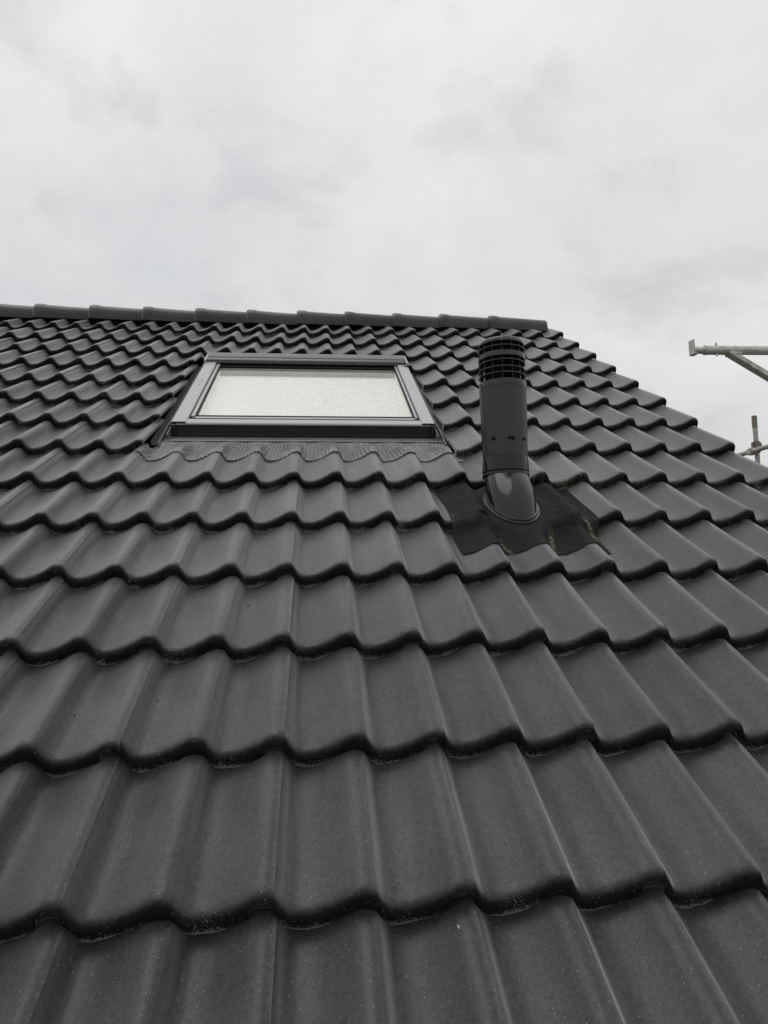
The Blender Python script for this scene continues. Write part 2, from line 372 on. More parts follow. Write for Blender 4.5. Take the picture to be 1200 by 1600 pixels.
def tile_mesh(name, x0=-0.018, x1=0.3185, y0=0.0, y1=0.42, seed=0, verge=False, ridge_end=False):
    r = random.Random(seed); bm = bmesh.new()
    xs = []
    for k in range(-1, 4):
        for kx, _ in KEY[:-1]: xs.append(round(kx + 0.150 * k, 5))
    xs = sorted(set(x for x in xs if x0 + 0.002 < x < x1 - 0.002) | {x0, x1})
    SE, TG = 0.0180, 0.282
    cols = []                                   # (x, kind)
    for x in xs:
        if x < SE - 1e-4: cols.append((x, 'lock' if not ridge_end else 'main'))
        elif x < TG - 1e-4 or verge: cols.append((x, 'main'))
        else: cols.append((x, 'tongue'))
    def dupe(xc, k1, k2):
        if x0 < xc < x1:
            kept = [q for q in cols if abs(q[0] - xc) > 1e-4]
            cols[:] = sorted(kept + [(xc, k1), (xc + 1e-5, k2)], key=lambda q: q[0])
    dupe(SE, 'lock', 'main')
    if not verge: dupe(TG, 'main', 'tongue')
    gauge = T / D
    rings = []; crust = []
    ph = [r.uniform(0, 6.28) for _ in range(6)]
    ys_top = [0.045, 0.10, 0.17, 0.24, 0.31]
    ys_top = [y for y in ys_top if y > y0 + .01 and y < y1 - 0.01] + [y1]
    for x, k in cols:
        wob = 0.0009 * math.sin(x * 61 + ph[0]) + 0.0006 * math.sin(x * 173 + ph[1])       # nose line is not dead straight
        rag = 0.0011 * math.sin(x * 410 + ph[2]) + 0.0010 * math.sin(x * 733 + ph[3]) + r.uniform(-0.0007, 0.0007)
        base = wz(x)
        edge = 0.0
        if x > x1 - 0.0035: edge = -0.0016
        if k == 'main' and SE - .001 < x < 0.0245: edge = -0.0045
        ring = []
        def P(y, z): ring.append((x, y, base + z))
        if k == 'lock':
            ti = lambda y: T - gauge * y - 0.0135
            if y0 == 0:
                nose = [(0.034, 0.004), (0.012, 0.004), (0.010, 0.0045), (0.009, 0.006), (0.009, 0.009), (0.009, 0.012), (0.010, ti(.01) - 0.004), (0.012, ti(.012) - 0.001), (0.016, ti(.016)), (0.030, ti(.03))]
                for y, z in nose: P(y, z)
            else: P(y0, ti(y0) - 0.010); P(y0, ti(y0))
            for y in ys_top: P(y, ti(y))
            P(y1, ti(y1) - 0.010)
            if y0 == 0: P(0.045, ti(.045) - 0.010)
        else:
            tongue = k == 'tongue'
            ti = lambda y: T - gauge * y + edge
            if y0 == 0:
                nose = [(0.034, 0.003), (0.006, 0.001 + rag * .5), (0.001 + wob, 0.001 + rag), (-0.0010 + wob, 0.009 + rag * .4), (-0.0012 + wob, 0.018),
                        (0.0000 + wob, 0.0240), (0.0024 + wob, 0.0290), (0.0068 + wob, 0.0329), (0.0140 + wob * .5, 0.0354), (0.026, ti(0.026))]
                for y, z in nose:
                    if tongue:
                        zmin = T - 0.0165 + 0.0028 * math.sin(x * 900 + ph[4]) + rag
                        z2 = max(z, zmin - 0.0012 if y > 0.005 else zmin)
                        P(y + (0.0015 if z < zmin else 0), min(z2, ti(0) + 0))
                    else: P(y, z)
            else: P(y0, ti(y0) - 0.013); P(y0, ti(y0))
            for y in ys_top: P(y, ti(y))
            P(y1, ti(y1) - 0.013)
            if y0 == 0: P(0.045, ti(.045) - 0.013)
        rings.append([bm.verts.new(p_) for p_ in ring])
    n = len(rings[0])
    for a, b in zip(rings, rings[1:]):
        for i in range(n):
            try: bm.faces.new((a[i], a[(i + 1) % n], b[(i + 1) % n], b[i]))
            except ValueError: pass
    bm.faces.new(rings[0][::-1]); bm.faces.new(rings[-1])
    if y0 == 0:                                  # soft rounding is already in the profile
        pass
    me = mesh_of(bm, name, 40)
    att = me.attributes.new('crust', 'FLOAT', 'POINT')
    for i, v_ in enumerate(me.vertices):
        q = 0.0
        if y0 == 0 and v_.co.y < 0.04:
            low = max(0.0, 1 - (v_.co.z - wz(v_.co.x)) / 0.016)
            pan = 1 - wave(v_.co.x)
            q = (0.42 + 0.62 * pan) * low + 0.40 * pan * max(0, 1 - v_.co.y / 0.04)
        att.data[i].value = q
    wr = me.attributes.new('pale_edge', 'FLOAT', 'POINT')
    for i, v_ in enumerate(me.vertices):
        tf = (not verge and y0 == 0 and v_.co.x > 0.2825 and v_.co.y < .012 and v_.co.z - wz(v_.co.x) < T - .013)
        wr.data[i].value = 0.6 if tf else 1.0 if (v_.co.x > x1 - 0.0036 and v_.co.y > .02 and v_.co.z > wz(v_.co.x) + T - gauge * v_.co.y - .006) else 0.0
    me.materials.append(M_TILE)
    return me

# ------------------------------------------------------------------ ground
bm = bmesh.new(); vs = [bm.verts.new((x, y, 0)) for x, y in ((-900, -900), (900, -900), (900, 900), (-900, 900))]; bm.faces.new(vs)
g = put('ground', mesh_of(bm, 'ground', 0), M_GROUND); tag(g, kind='structure')

# ------------------------------------------------------------------ house
U0, U1 = -2.68, 1.80                      # gable to gable
VE, VR = -5 * D, 4.66                     # eaves and ridge along the slope
house = empty('house', Matrix.Translation((0, 1.3, 0)))
tag(house, 'house with a dark grey wavy concrete tile roof and ridge seen from the eaves', 'house')
ridge = ROOF @ Vector((0, VR, 0)); eave = ROOF @ Vector((0, VE, 0)); yr, zr = ridge.y, ridge.z
ye, ze = eave.y, eave.z; yb = 2 * yr - ye
wallz = ze - 0.25
# decks under the tiles, front one with the opening for the window
bm = bmesh.new(); zt, zb = -0.085, -0.16
for (a, b, c0, c1) in ((U0 + .03, -0.50, VE + .03, VR - .1), (0.575, U1 - .02, VE + .03, VR - .1), (-0.50, 0.575, VE + .03, 2.24), (-0.50, 0.575, 3.46, VR - .1)):
    add_box(bm, a, b, c0, c1, zb, zt)
put('roof_deck', mesh_of(bm, 'roof_deck', 0), M_UNDER, house, ROOF)
bm = bmesh.new()
Mb = Matrix.Translation((0, 2 * yr, 0)) @ Matrix.Scale(-1, 4, (0, 1, 0)) @ ROOF
add_box(bm, U0 + .03, U1 - .02, VE + .03, VR - .07, -0.16, 0.0)
bmesh.ops.transform(bm, matrix=Mb, verts=bm.verts[:])
put('rear_roof_slope', mesh_of(bm, 'rear_roof_slope', 0), M_UNDER, house)
for nm, xa, xb in (('gable_wall', U0 + .08, U0 + .33), ('gable_wall', U1 - .33, U1 - .08)):
    bm = bmesh.new()
    out_ = [(ye + .3, 0), (yb - .3, 0), (yb - .3, wallz), (yr, zr - .26), (ye + .3, wallz)]
    A = [bm.verts.new((xa, y, z)) for y, z in out_]; B = [bm.verts.new((xb, y, z)) for y, z in out_]
    for i in range(5): bm.faces.new((A[i], A[(i + 1) % 5], B[(i + 1) % 5], B[i]))
    bm.faces.new(A); bm.faces.new(B[::-1])
    put(nm, mesh_of(bm, nm, 0), M_WALL, house)
for y_ in (ye + .3, yb - .55):
    bm = bmesh.new(); add_box(bm, U0 + .33, U1 - .33, y_, y_ + .25, 0, wallz); put('wall', mesh_of(bm, 'wall', 0), M_WALL, house)
# light grey verge board under the edge tiles
bm = bmesh.new(); add_box(bm, U1 - 0.02, U1 + 0.006, VE, VR - .03, -0.20, -0.045); put('verge_board', mesh_of(bm, 'verge_board', 0), M_DARKMETAL, house, ROOF)

# tiles
full = [tile_mesh('roof_tile_a%d' % i, seed=i) for i in range(5)]
verge = [tile_mesh('roof_tile_b%d' % i, x1=0.322, seed=20 + i, verge=True) for i in range(2)]
cutr = [tile_mesh('roof_tile_c%d' % i, x0=0.048, seed=30 + i) for i in range(2)]
top_ = [tile_mesh('roof_tile_d%d' % i, seed=40 + i, y1=0.335) for i in range(3)]
topv = tile_mesh('roof_tile_e', x1=0.322, seed=50, y1=0.335, verge=True)
hood_cut = tile_mesh('roof_tile_f', seed=60, y0=0.258)
sill_cut = [tile_mesh('roof_tile_h%d' % i, seed=70 + i, y1=0.350) for i in range(2)]
hood_cutr = tile_mesh('roof_tile_g', seed=61, x0=0.048)
rowdx = {r: rnd.uniform(-.0015, .0015) for r in range(-5, 14)}
rowdx[0] = -.0022; rowdx[1] = .0022; rowdx[3] = -.002; rowdx[6] = -.002
for r in range(-5, 14):
    for j in range(-9, 6):
        v = r * D
        me = full[rnd.randrange(5)]
        if r == 13: me = topv if j == 5 else top_[rnd.randrange(3)]
        elif j == 5: me = verge[rnd.randrange(2)]
        elif 6 <= r <= 9 and -2 <= j <= 1: continue
        elif r == 5 and -2 <= j <= 1: me = sill_cut[rnd.randrange(2)]
        elif r == 10 and -2 <= j <= 1: me = hood_cut
        elif 6 <= r <= 9 and j == 2: me = cutr[rnd.randrange(2)]
        du = rowdx[r] + rnd.gauss(0, .0008); dv = rnd.gauss(0, .0018); dz = abs(rnd.gauss(0, .0009))
        rz = rnd.gauss(0, .0016); rx = rnd.gauss(0, .0012)
        if (r, j) in ((10, -4), (9, 2), (8, -3)): dz += .004; dv -= .006; rx -= .006
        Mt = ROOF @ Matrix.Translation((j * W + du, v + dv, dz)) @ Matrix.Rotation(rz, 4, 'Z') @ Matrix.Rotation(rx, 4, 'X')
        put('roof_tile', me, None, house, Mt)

# ridge caps: tapered, the wide left collar lies over the neighbour's narrow end
def ridge_cap(name, L_, seed):
    bm = bmesh.new(); rr = random.Random(seed)
    def sect(k, inner=0.0):
        o = [(-0.122, 0.0), (-0.119, 0.035), (-0.111, 0.067), (-0.096, 0.090), (-0.070, 0.106), (-0.036, 0.115), (0.0, 0.118), (0.036, 0.115), (0.070, 0.106), (0.096, 0.090), (0.111, 0.067), (0.119, 0.035), (0.122, 0.0)]
        outp = [(y * k, z * k) for y, z in o]
        inn = [(y * (k - .12), z * (k - .12)) for y, z in o][::-1]
        return outp + inn
    st = [(0.0, 1.06), (0.005, 1.115), (0.02, 1.135), (0.060, 1.12), (0.078, 1.075), (L_ * .5, 1.02), (L_ - .006, 0.945), (L_, 0.925)]
    R_ = [[bm.verts.new((x, y, z)) for y, z in sect(k)] for x, k in st]; n = len(R_[0])
    for a, b in zip(R_, R_[1:]):
        for i in range(n): bm.faces.new((a[i], a[(i + 1) % n], b[(i + 1) % n], b[i]))
    bm.faces.new(R_[0][::-1]); bm.faces.new(R_[-1])
    me = mesh_of(bm, name, 45); me.materials.append(M_RIDGE); at = me.attributes.new('crust', 'FLOAT', 'POINT'); return me
caps = [ridge_cap('ridge_cap_%d' % i, 0.415, i) for i in range(2)]
capend = ridge_cap('ridge_cap_end', 0.43, 9)
joints = [-2.92, -2.56, -2.20, -1.845, -1.475, -1.115, -0.755, -0.40, -0.045, 0.295, 0.64, 0.985, 1.35]
for i, u in enumerate(joints):
    me = capend if i == len(joints) - 1 else caps[i % 2]
    zz = zr - 0.047 - 0.006 * (u + 1.8) + (0.002 if i % 2 else 0)
    yy = yr + 0.004 - 0.003 * u
    put('ridge_tile', me, None, house, Matrix.Translation((u - 0.005, yy, zz + rnd.gauss(0, .002))) @ Matrix.Rotation(.006 + rnd.gauss(0, .003), 4, 'Y') @ Matrix.Rotation(rnd.gauss(0, .003), 4, 'Z'))
# black ventilated roll under the ridge caps
bm = bmesh.new()
for sgn in (-1, 1):
    pts = [(0, -0.045), (sgn * 0.085, -0.052), (sgn * 0.085, -0.12), (0, -0.09)]
    A = [bm.verts.new((U0, yr + y, zr + z)) for y, z in pts]; B = [bm.verts.new((U1 - .03, yr + y, zr + z)) for y, z in pts]
    for i in range(4): bm.faces.new((A[i], A[(i + 1) % 4], B[(i + 1) % 4], B[i]))
    bm.faces.new(A); bm.faces.new(B[::-1])
put('ridge_roll', mesh_of(bm, 'ridge_roll', 0), M_BLACK, house)

# ------------------------------------------------------------------ skylight
sky_root = empty('skylight', ROOF @ Matrix.Translation((0.0365, 2.285, 0)))
tag(sky_root, 'closed grey framed roof window with a white blind set in the dark tiles', 'roof window')
def sk(name, me, mat, parent=None): return put(name, me, mat, parent or sky_root, ROOF)
def bx(name, mat, *a, bev=.0015, parent=None): return sk(name, box_mesh(name, *a, bev=bev), mat, parent)
# outer frame (dark, below the covers)
bm = bmesh.new()
for q in ((-.530, -.468, 2.296, 3.44, -.10, -.0045), (.546, .603, 2.296, 3.44, -.10, -.0045), (-.468, .546, 3.345, 3.44, -.10, -.0055), (-.468, .546, 2.315, 2.37, -.10, -.0095)):
    add_box(bm, *q)
fr = sk('frame', mesh_of(bm, 'frame', 0), M_DARKMETAL)
def cover(u0, u1, v0, v1, inner_right):
    lip = 0.0025
    prof = []
    bm = bmesh.new()
    # cross-section over u, swept along v : flat cap with turned-down outer edge and a small raised inner bead
    o = [(u0, -.030), (u0, .009), (u0 + .003, .012), (u1 - .003, .012), (u1, .009), (u1, -.004), (u1 - .002, -.004), (u1 - .002, .0085), (u0 + .002, .0085), (u0 + .002, -.030)]
    A = [bm.verts.new((x, v0, z)) for x, z in o]; B = [bm.verts.new((x, v1, z)) for x, z in o]; n = len(o)
    for i in range(n): bm.faces.new((A[i], A[(i + 1) % n], B[(i + 1) % n], B[i]))
    bm.faces.new(A); bm.faces.new(B[::-1])
    return mesh_of(bm, 'side_cover', 30)
for (a, b) in ((-.531, -.469), (.546, .604)):
    c1 = sk('side_cover', cover(a, b, 2.300, 2.944, True), M_COVER)
    c2 = sk('side_cover', cover(a, b, 2.946, 3.43, True), M_COVER)
    for vv, pr_ in ((2.90, c1), (2.985, c2), ):
        bm = bmesh.new(); lathe(bm, [(0.0045, .0), (0.0045, .0015), (.003, .0026), (.0005, .0028)], 12, (a + b) / 2 + .002, vv)
        bmesh.ops.transform(bm, matrix=Matrix.Translation((0, 0, .012)), verts=bm.verts[:])
        sk('screw', mesh_of(bm, 'screw', 0), M_SCREW, pr_)
# sash: side rails, lower rail, top rail
for (a, b) in ((-.466, -.447), (.528, .543)):
    r_ = bx('sash_rail', M_COVER, a + .002, b - .002, 2.41, 3.40, -.03, .003)
bx('glazing_seal', M_BLACK, -.4470, -.4440, 2.43, 3.345, -.02, -.0005, bev=.001)
bx('glazing_seal', M_BLACK, .5250, .5280, 2.43, 3.345, -.02, -.0005, bev=.001)
sk('bottom_rail', extrude_profile('bottom_rail', [(2.2875, -.004), (2.2872, .006), (2.292, .0105), (2.336, .0120), (2.343, .009), (2.344, -.03), (2.30, -.03)], -.4665, .5435), M_COVER)
bx('glazing_seal', M_BLACK, -.444, .525, 2.345, 2.433, -.02, -.001, bev=.001)
bx('sash_rail', M_COVER, -.443, .524, 2.378, 2.398, -.0005, .0035, bev=.001)
bx('sash_rail', M_BLACK, -.444, .525, 3.325, 3.42, -.03, -.001, bev=.001)  # black plate: shade of the recess under the hood put into colour
# front bar under the lower rail
sk('front_bar', extrude_profile('front_bar', [(2.2865, .0045), (2.2835, .003), (2.2825, -.003), (2.285, -.005), (2.285, -.038), (2.281, -.040), (2.280, -.046), (2.31, -.048), (2.31, -.0045), (2.30, .0045)], -.508, .584), M_DARKMETAL)
for (a, b) in ((-.529, -.510), (.586, .603)):
    bx('corner_cap', M_DARKMETAL, a, b, 2.281, 2.2955, -.045, .0035)
# glass and what is under it
pane = bx('pane', M_GLASS, -.4438, .5248, 2.4335, 3.3245, -.0085, -.0045, bev=0)
bm = bmesh.new()
for q in ((-.463, -.4445, 2.42, 3.335, -.10, -.010), (.5255, .543, 2.42, 3.335, -.10, -.010), (-.4445, .5255, 2.42, 2.432, -.10, -.010)): add_box(bm, *q)
sk('white_reveal', mesh_of(bm, 'white_reveal', 0), M_BLIND)
bm = bmesh.new(); add_box(bm, -.4445, .5255, 3.302, 3.335, -.10, -.010)
sk('lining', mesh_of(bm, 'lining', 0), M_LINING)
bm = bmesh.new()
n = 90
A = [bm.verts.new((-.4440, 2.4330 + (3.3015 - 2.4330) * i / n, -.046 - (0.0007 if i % 2 else 0))) for i in range(n + 1)]
B = [bm.verts.new((.525, a.co.y, a.co.z)) for a in A]
for i in range(n): bm.faces.new((A[i], A[i + 1], B[i + 1], B[i]))
bl_ = mesh_of(bm, 'blind', 0); sk('blind', bl_, M_BLIND)
# shaft so nothing shows through
bm = bmesh.new(); add_box(bm, -.47, .55, 2.33, 3.42, -.20, -.12); sk('shaft', mesh_of(bm, 'shaft', 0), M_UNDER)
# hood over the head of the window
hood = sk('hood', extrude_profile('hood', [(3.402, .004), (3.372, .004), (3.368, .008), (3.369, .016), (3.374, .018), (3.375, .0245), (3.385, .0305), (3.398, .0325), (3.402, .0300), (3.408, .0300), (3.412, .0345), (3.455, .0385), (3.495, .0385), (3.515, .031), (3.535, .010), (3.545, -.02), (3.545, -.04), (3.44, -.04)], -.522, .596), M_HOOD)
for (a, b) in ((-.536, -.5235), (.5975, .609)):
    bx('hood_end', M_COVER, a, b, 3.36, 3.535, -.01, .028, bev=.003, parent=hood)
# top flashing behind the hood, under the cut tiles
bx('top_flashing', M_STRIP, -.57, .64, 3.546, 3.66, -.045, -.041, bev=0)
# side gutters between covers and tiles
for (a, b, cc_) in ((-.600, -.533, 1), (.606, .660, -1)):
    bm = bmesh.new(); add_box(bm, a, b, 2.20, 3.56, -.064, -.058)
    e0 = a if cc_ == 1 else b
    add_box(bm, e0 - .002, e0 + .002, 2.20, 3.56, -.064, -.044)
    i0 = b if cc_ == 1 else a
    add_box(bm, i0 - .0015, i0 + .0015, 2.20, 3.56, -.064, -.012)
    mid_ = -.553 if cc_ == 1 else .6255
    add_box(bm, mid_ - .0015, mid_ + .0015, 2.12, 3.56, -.0575, -.020)
    sk('side_flashing', mesh_of(bm, 'side_flashing', 0), M_STRIP)
# foot: smooth strip then the pleated lead dressed over the tiles
sk('foot_flashing', extrude_profile('foot_flashing', [(2.30, -.0500), (2.268, -.0500), (2.262, -.0465), (2.255, -.0470), (2.205, -.0380), (2.199, -.0350), (2.194, -.0370), (2.194, -.042), (2.205, -.044), (2.30, -.06)], -.545, .628), M_STRIP)
bm = bmesh.new(); nu, nv = 880, 20; grid = []
VB, VT = 1.935, 2.205
for i in range(nu + 1):
    t_ = i / nu; col_ = []
    for k in range(nv + 1):
        f = k / nv
        uL = -.605 + (.605 - .548) * f; uR = .668 + (.628 - .668) * f
        u = uL + (uR - uL) * t_
        v = VB + (VT - VB) * f + 0.002 * math.sin(u * 90) * (1 - f)
        zl = wz(u) + T - T * (v - 5 * D) / D + 0.0070
        zs = -.031
        b_ = min(1, max(0, (v - 2.015) / (2.160 - 2.015))); b_ = b_ * b_ * (3 - 2 * b_)
        z = zl * (1 - b_) + -.0415 * b_
        pl = 0.0033 * (.45 + .55 * min(1, f * 6)) * (lambda q: math.copysign(abs(q) ** .6, q))(math.sin(2 * math.pi * t_ * 88)) * (1 - 0.75 * max(0, (f - .8) / .2))
        pl *= 0.8 + .2 * math.sin(u * 31 + f * 4)
        z += pl + 0.0015 * math.sin(u * 47 + 2 * f)
        col_.append(bm.verts.new((u, v, z)))
    grid.append(col_)
for i in range(nu):
    for k in range(nv): bm.faces.new((grid[i][k], grid[i + 1][k], grid[i + 1][k + 1], grid[i][k + 1]))
bmesh.ops.solidify(bm, geom=bm.faces[:], thickness=0.0022)
sk('pleated_apron', mesh_of(bm, 'pleated_apron', 60), M_LEAD)

# ------------------------------------------------------------------ vent pipe
PU, PV = 0.728, 1.485
foot = ROOF @ Vector((PU, PV, 0))
vent = empty('vent_pipe', Matrix.Translation(foot))
tag(vent, 'black plastic roof vent pipe with slotted cap standing right of the window', 'vent pipe')
VMx = Matrix.Translation(foot)
def vp(name, bm, mat, parent=None, sm=35): return put(name, mesh_of(bm, name, sm), mat, parent or vent, VMx)
# body with fine vertical ribs
SEG = 288
bm = bmesh.new()
rg = lathe(bm, [(.0725, .143), (.0752, .146), (.0756, .150), (.0765, .20), (.0790, .31), (.0798, .388)], SEG, rib=.0007, nrib=72)
vp('pipe_body', bm, M_PIPE, sm=0)
bm = bmesh.new(); lathe(bm, [(.070, .388), (.0812, .3885), (.0814, .392), (.0814, .408), (.0805, .4105), (.072, .4105)], 96); cap_base = vp('cap_base', bm, M_PIPE)
# clip slots
for k, ang in enumerate((-133, -88, -48, 170, 40)):
    a = math.radians(ang); bm = bmesh.new(); wdt = .0065 if k != 1 else .0105
    add_box(bm, -wdt, wdt, -.0022, .0022, -.005, .004)
    if k == 1: add_box(bm, wdt - .002, wdt + .001, -.0011, .0011, -.008, .0034)
    Mx = Matrix.Translation((.0772 * math.cos(a), .0772 * math.sin(a), .205)) @ Matrix.Rotation(a + math.pi / 2, 4, 'Z')
    bmesh.ops.transform(bm, matrix=Mx, verts=bm.verts[:]); vp('clip_slot', bm, M_BLACK, sm=0)
# slotted cap
bm = bmesh.new(); lathe(bm, [(.0, .566), (.030, .5655), (.062, .563), (.0735, .560), (.0775, .556), (.0795, .551), (.0805, .546), (.0800, .5435), (.074, .5435)], 96)
capo = vp('cap_lid', bm, M_RING)
bm = bmesh.new(); add_box(bm, -.0012, .0012, -.0815, -.045, .5438, .5665)
Mx = Matrix.Rotation(math.radians(-13), 4, 'Z'); bmesh.ops.transform(bm, matrix=Mx, verts=bm.verts[:]); vp('mould_seam', bm, M_COVER, capo, sm=0)
for z, h_ in ((.5275, .0042), (.5005, .0185), (.4775, .0045), (.4535, .0045), (.4325, .0045)):
    bm = bmesh.new(); rr = .0812
    rgs = lathe(bm, [(rr - .008, z - h_ / 2), (rr - .001, z - h_ / 2), (rr, z - h_ / 2 + .001), (rr, z + h_ / 2 - .001), (rr - .001, z + h_ / 2), (rr - .008, z + h_ / 2), (rr - .008, z - h_ / 2)], 96)
    vp('cap_ring', bm, M_RING)
for k in range(14):
    a = 2 * math.pi * k / 14 + math.radians(-103); bm = bmesh.new(); add_box(bm, .066, .0755, -.0011, .0011, .409, .545)
    bmesh.ops.transform(bm, matrix=Matrix.Rotation(a, 4, 'Z'), verts=bm.verts[:]); vp('cap_slat', bm, M_GLOSS, sm=0)
bm = bmesh.new(); lathe(bm, [(.064, .40), (.064, .425), (.061, .43), (.061, .486), (.063, .489), (.063, .545)], 64); vp('inner_pipe', bm, M_BLACK)
# collar
bm = bmesh.new(); lathe(bm, [(.0735, .1485), (.0765, .1465), (.0775, .141), (.0785, .125), (.0800, .102), (.0800, .0985), (.0788, .0965), (.0790, .0935), (.0800, .0915), (.0800, .084), (.0785, .0815), (.070, .0810)], 96)
vp('collar', bm, M_GLOSS)
# oblique cowl: circle at the neck, long oval on the roof plane
inv_roof = ROOF.inverted()
FZ = 0.029
def oval(k, grow=0.0):
    a = 2 * math.pi * k / 96
    return Vector((0.723 + (0.076 + grow) * math.cos(a), 1.415 + (0.137 + grow) * math.sin(a), 0))
bm = bmesh.new(); R_ = []
NS = 14
for q in range(NS + 1):
    f = q / NS; ring = []
    for k in range(96):
        a = 2 * math.pi * k / 96
        top = foot + Vector((.0715 * math.cos(a), .0715 * math.sin(a), .096))
        e_ = oval(k); e_.z = FZ; lo = ROOF @ e_
        # upper part stays a cylinder, then swells down the slope: square-ish shoulder
        g_ = f
        P_ = top.lerp(lo, g_)
        bulge = math.sin(math.pi * f) * (0.011 * max(0, -math.sin(a)) ** 1.2 + 0.003)
        out_dir = Vector((math.cos(a), math.sin(a), 0.35))
        ring.append(bm.verts.new(P_ + out_dir * bulge - foot))
    R_.append(ring)
for a, b in zip(R_, R_[1:]):
    for i in range(96): bm.faces.new((a[i], a[(i + 1) % 96], b[(i + 1) % 96], b[i]))
vp('cowl', bm, M_GLOSS, sm=50)
bm = bmesh.new()
R_ = []
for grow, z in ((-.006, FZ - .01), (-.003, FZ + .003), (.0035, FZ + .0035), (.0045, FZ + .001), (.0055, FZ - .0025), (.0105, FZ - .0025), (.0125, FZ - .0045), (.0125, FZ - .011), (.010, FZ - .013)):
    ring = []
    for k in range(96):
        e_ = oval(k, grow); e_.z = z; ring.append(bm.verts.new((ROOF @ e_) - foot))
    R_.append(ring)
for a, b in zip(R_, R_[1:]):
    for i in range(96): bm.faces.new((a[i], a[(i + 1) % 96], b[(i + 1) % 96], b[i]))
vp('base_ring', bm, M_RING, sm=40)

# flexible flashing dressed over the tiles round the pipe foot
def memb_z(u, v):
    # over the tile row above the step, slackened down over the noses on to the next row, and under the row above
    n4 = 4 * D
    if v >= n4: z = wz(u) + T - T * (v - n4) / D
    else:
        q = max(0, min(1, (v - (n4 - 0.060 - .012 * math.sin(u * 23))) / 0.056)); q = q * q * (3 - 2 * q)
        z = wz(u) + T - T * (v - 3 * D) / D + T * q
    du, dv = (u - .723) / (.088), (v - 1.415) / (.149)
    rr = math.sqrt(du * du + dv * dv)
    f = min(1, max(0, (rr - 1.10) / 0.75)); f = f * f * (3 - 2 * f)
    tgt = FZ - .0135
    lim = wz(u) + T - T * (v - 3 * D) / D + (T if v > n4 - .004 else 0)
    return max(tgt * (1 - f) + z * f, lim - .001)
bm = bmesh.new(); nu, nv = 130, 120; grid = []; pol = {}
for i in range(nu + 1):
    col_ = []
    for k in range(nv + 1):
        t_ = i / nu; f = k / nv
        v = 1.128 + (1.72 - 1.128) * f
        # outline: nearly straight left edge, right edge kinked where it drops over the tile nose
        uL = .512 - 0.004 * math.sin(f * 9)
        kx = max(0, min(1, (v - 1.128) / .20))
        uR = .963 - .010 * math.sin(kx * math.pi) + (0.030 if v > 1.33 else 0.030 * kx)
        u = uL + (uR - uL) * t_
        v += (0.010 * (1 - t_) - 0.006 * math.sin(t_ * 12) + .0018 * math.sin(t_ * 71) + .0012 * math.sin(t_ * 139 + 1)) * (1 - f) * .6
        z = memb_z(u, v) + 0.0042 + 0.0012 * math.sin(u * 40 + v * 13) * math.sin(v * 37) + 0.0009 * math.sin(u * 130 + 3) * math.sin(v * 70)
        if v > 1.62: z -= (v - 1.62) * .06
        vv_ = bm.verts.new((u, v, z)); col_.append(vv_)
        ph_ = (u % .15)
        line = math.exp(-((ph_ - (.056 + .010 * math.sin(v * 25 + u * 9))) / .014) ** 2)
        q = line * (0.55 + .45 * math.sin(v * 17 + u * 31)) * (0.85 if v < 1.33 else .6)
        pol[(i, k)] = max(0, q)
    grid.append(col_)
vals = [pol[(i, k)] for i in range(nu + 1) for k in range(nv + 1)]
for i in range(nu):
    for k in range(nv):
        uc, vc = grid[i][k].co.x, grid[i][k].co.y
        if ((uc - .723) / .06) ** 2 + ((vc - 1.415) / .12) ** 2 < 1: continue
        bm.faces.new((grid[i][k], grid[i + 1][k], grid[i + 1][k + 1], grid[i][k + 1]))
bm.verts.ensure_lookup_table()
lay = bm.verts.layers.float.new('pollen')
for v_, q in zip(bm.verts, vals): v_[lay] = q
bmesh.ops.delete(bm, geom=[v_ for v_ in bm.verts if not v_.link_faces], context='VERTS')
bmesh.ops.solidify(bm, geom=bm.faces[:], thickness=0.003)
put('rubber_flashing', mesh_of(bm, 'rubber_flashing', 50), M_MEMB, vent, ROOF)

# ------------------------------------------------------------------ scaffold, near: telescopic bracket tube beyond the gable
o0 = Vector((3.42, 3.153, 0))
near = empty('scaffold_bracket', Matrix.Translation(o0))
tag(near, 'horizontal galvanised telescopic scaffold tube with end plate and diagonal brace', 'scaffold tube')
def part(root, name, bm, mat, sm=40): return put(name, mesh_of(bm, name, sm), mat, root)
A_ = Vector((2.495, 3.153, 2.046 + H)); B_ = Vector((3.42, 3.153, 2.058 + H))
dirv = (B_ - A_).normalized()
bm = bmesh.new(); tube_between(bm, A_, A_ + dirv * .16, .0235, 24, True); part(near, 'inner_tube', bm, M_ZINC)
bm = bmesh.new(); tube_between(bm, A_ + dirv * .078, B_ + dirv * .1, .0295, 28, True); part(near, 'outer_tube', bm, M_ZINC)
bm = bmesh.new(); tube_between(bm, A_ + dirv * .076, A_ + dirv * .092, .0315, 28, True); part(near, 'collar', bm, M_ZINC)
bm = bmesh.new(); add_box(bm, -.0035, .0035, -.026, .026, -.028, .066); add_box(bm, -.0032, .028, -.026, .026, -.031, -.0245)
bmesh.ops.transform(bm, matrix=Matrix.Translation(A_ - dirv * .004) @ Matrix.Rotation(.22, 4, 'Z'), verts=bm.verts[:])
bmesh.ops.bevel(bm, geom=bm.edges[:], offset=.0012, segments=1, affect='EDGES')
part(near, 'end_plate', bm, M_ZINC)
bm = bmesh.new(); tube_between(bm, A_ + dirv * .155 + Vector((0, -.01, -.04)), A_ + dirv * .155 + Vector((0, -.01, .045)), .007, 8)
part(near, 'locking_bolt', bm, M_ZINC)
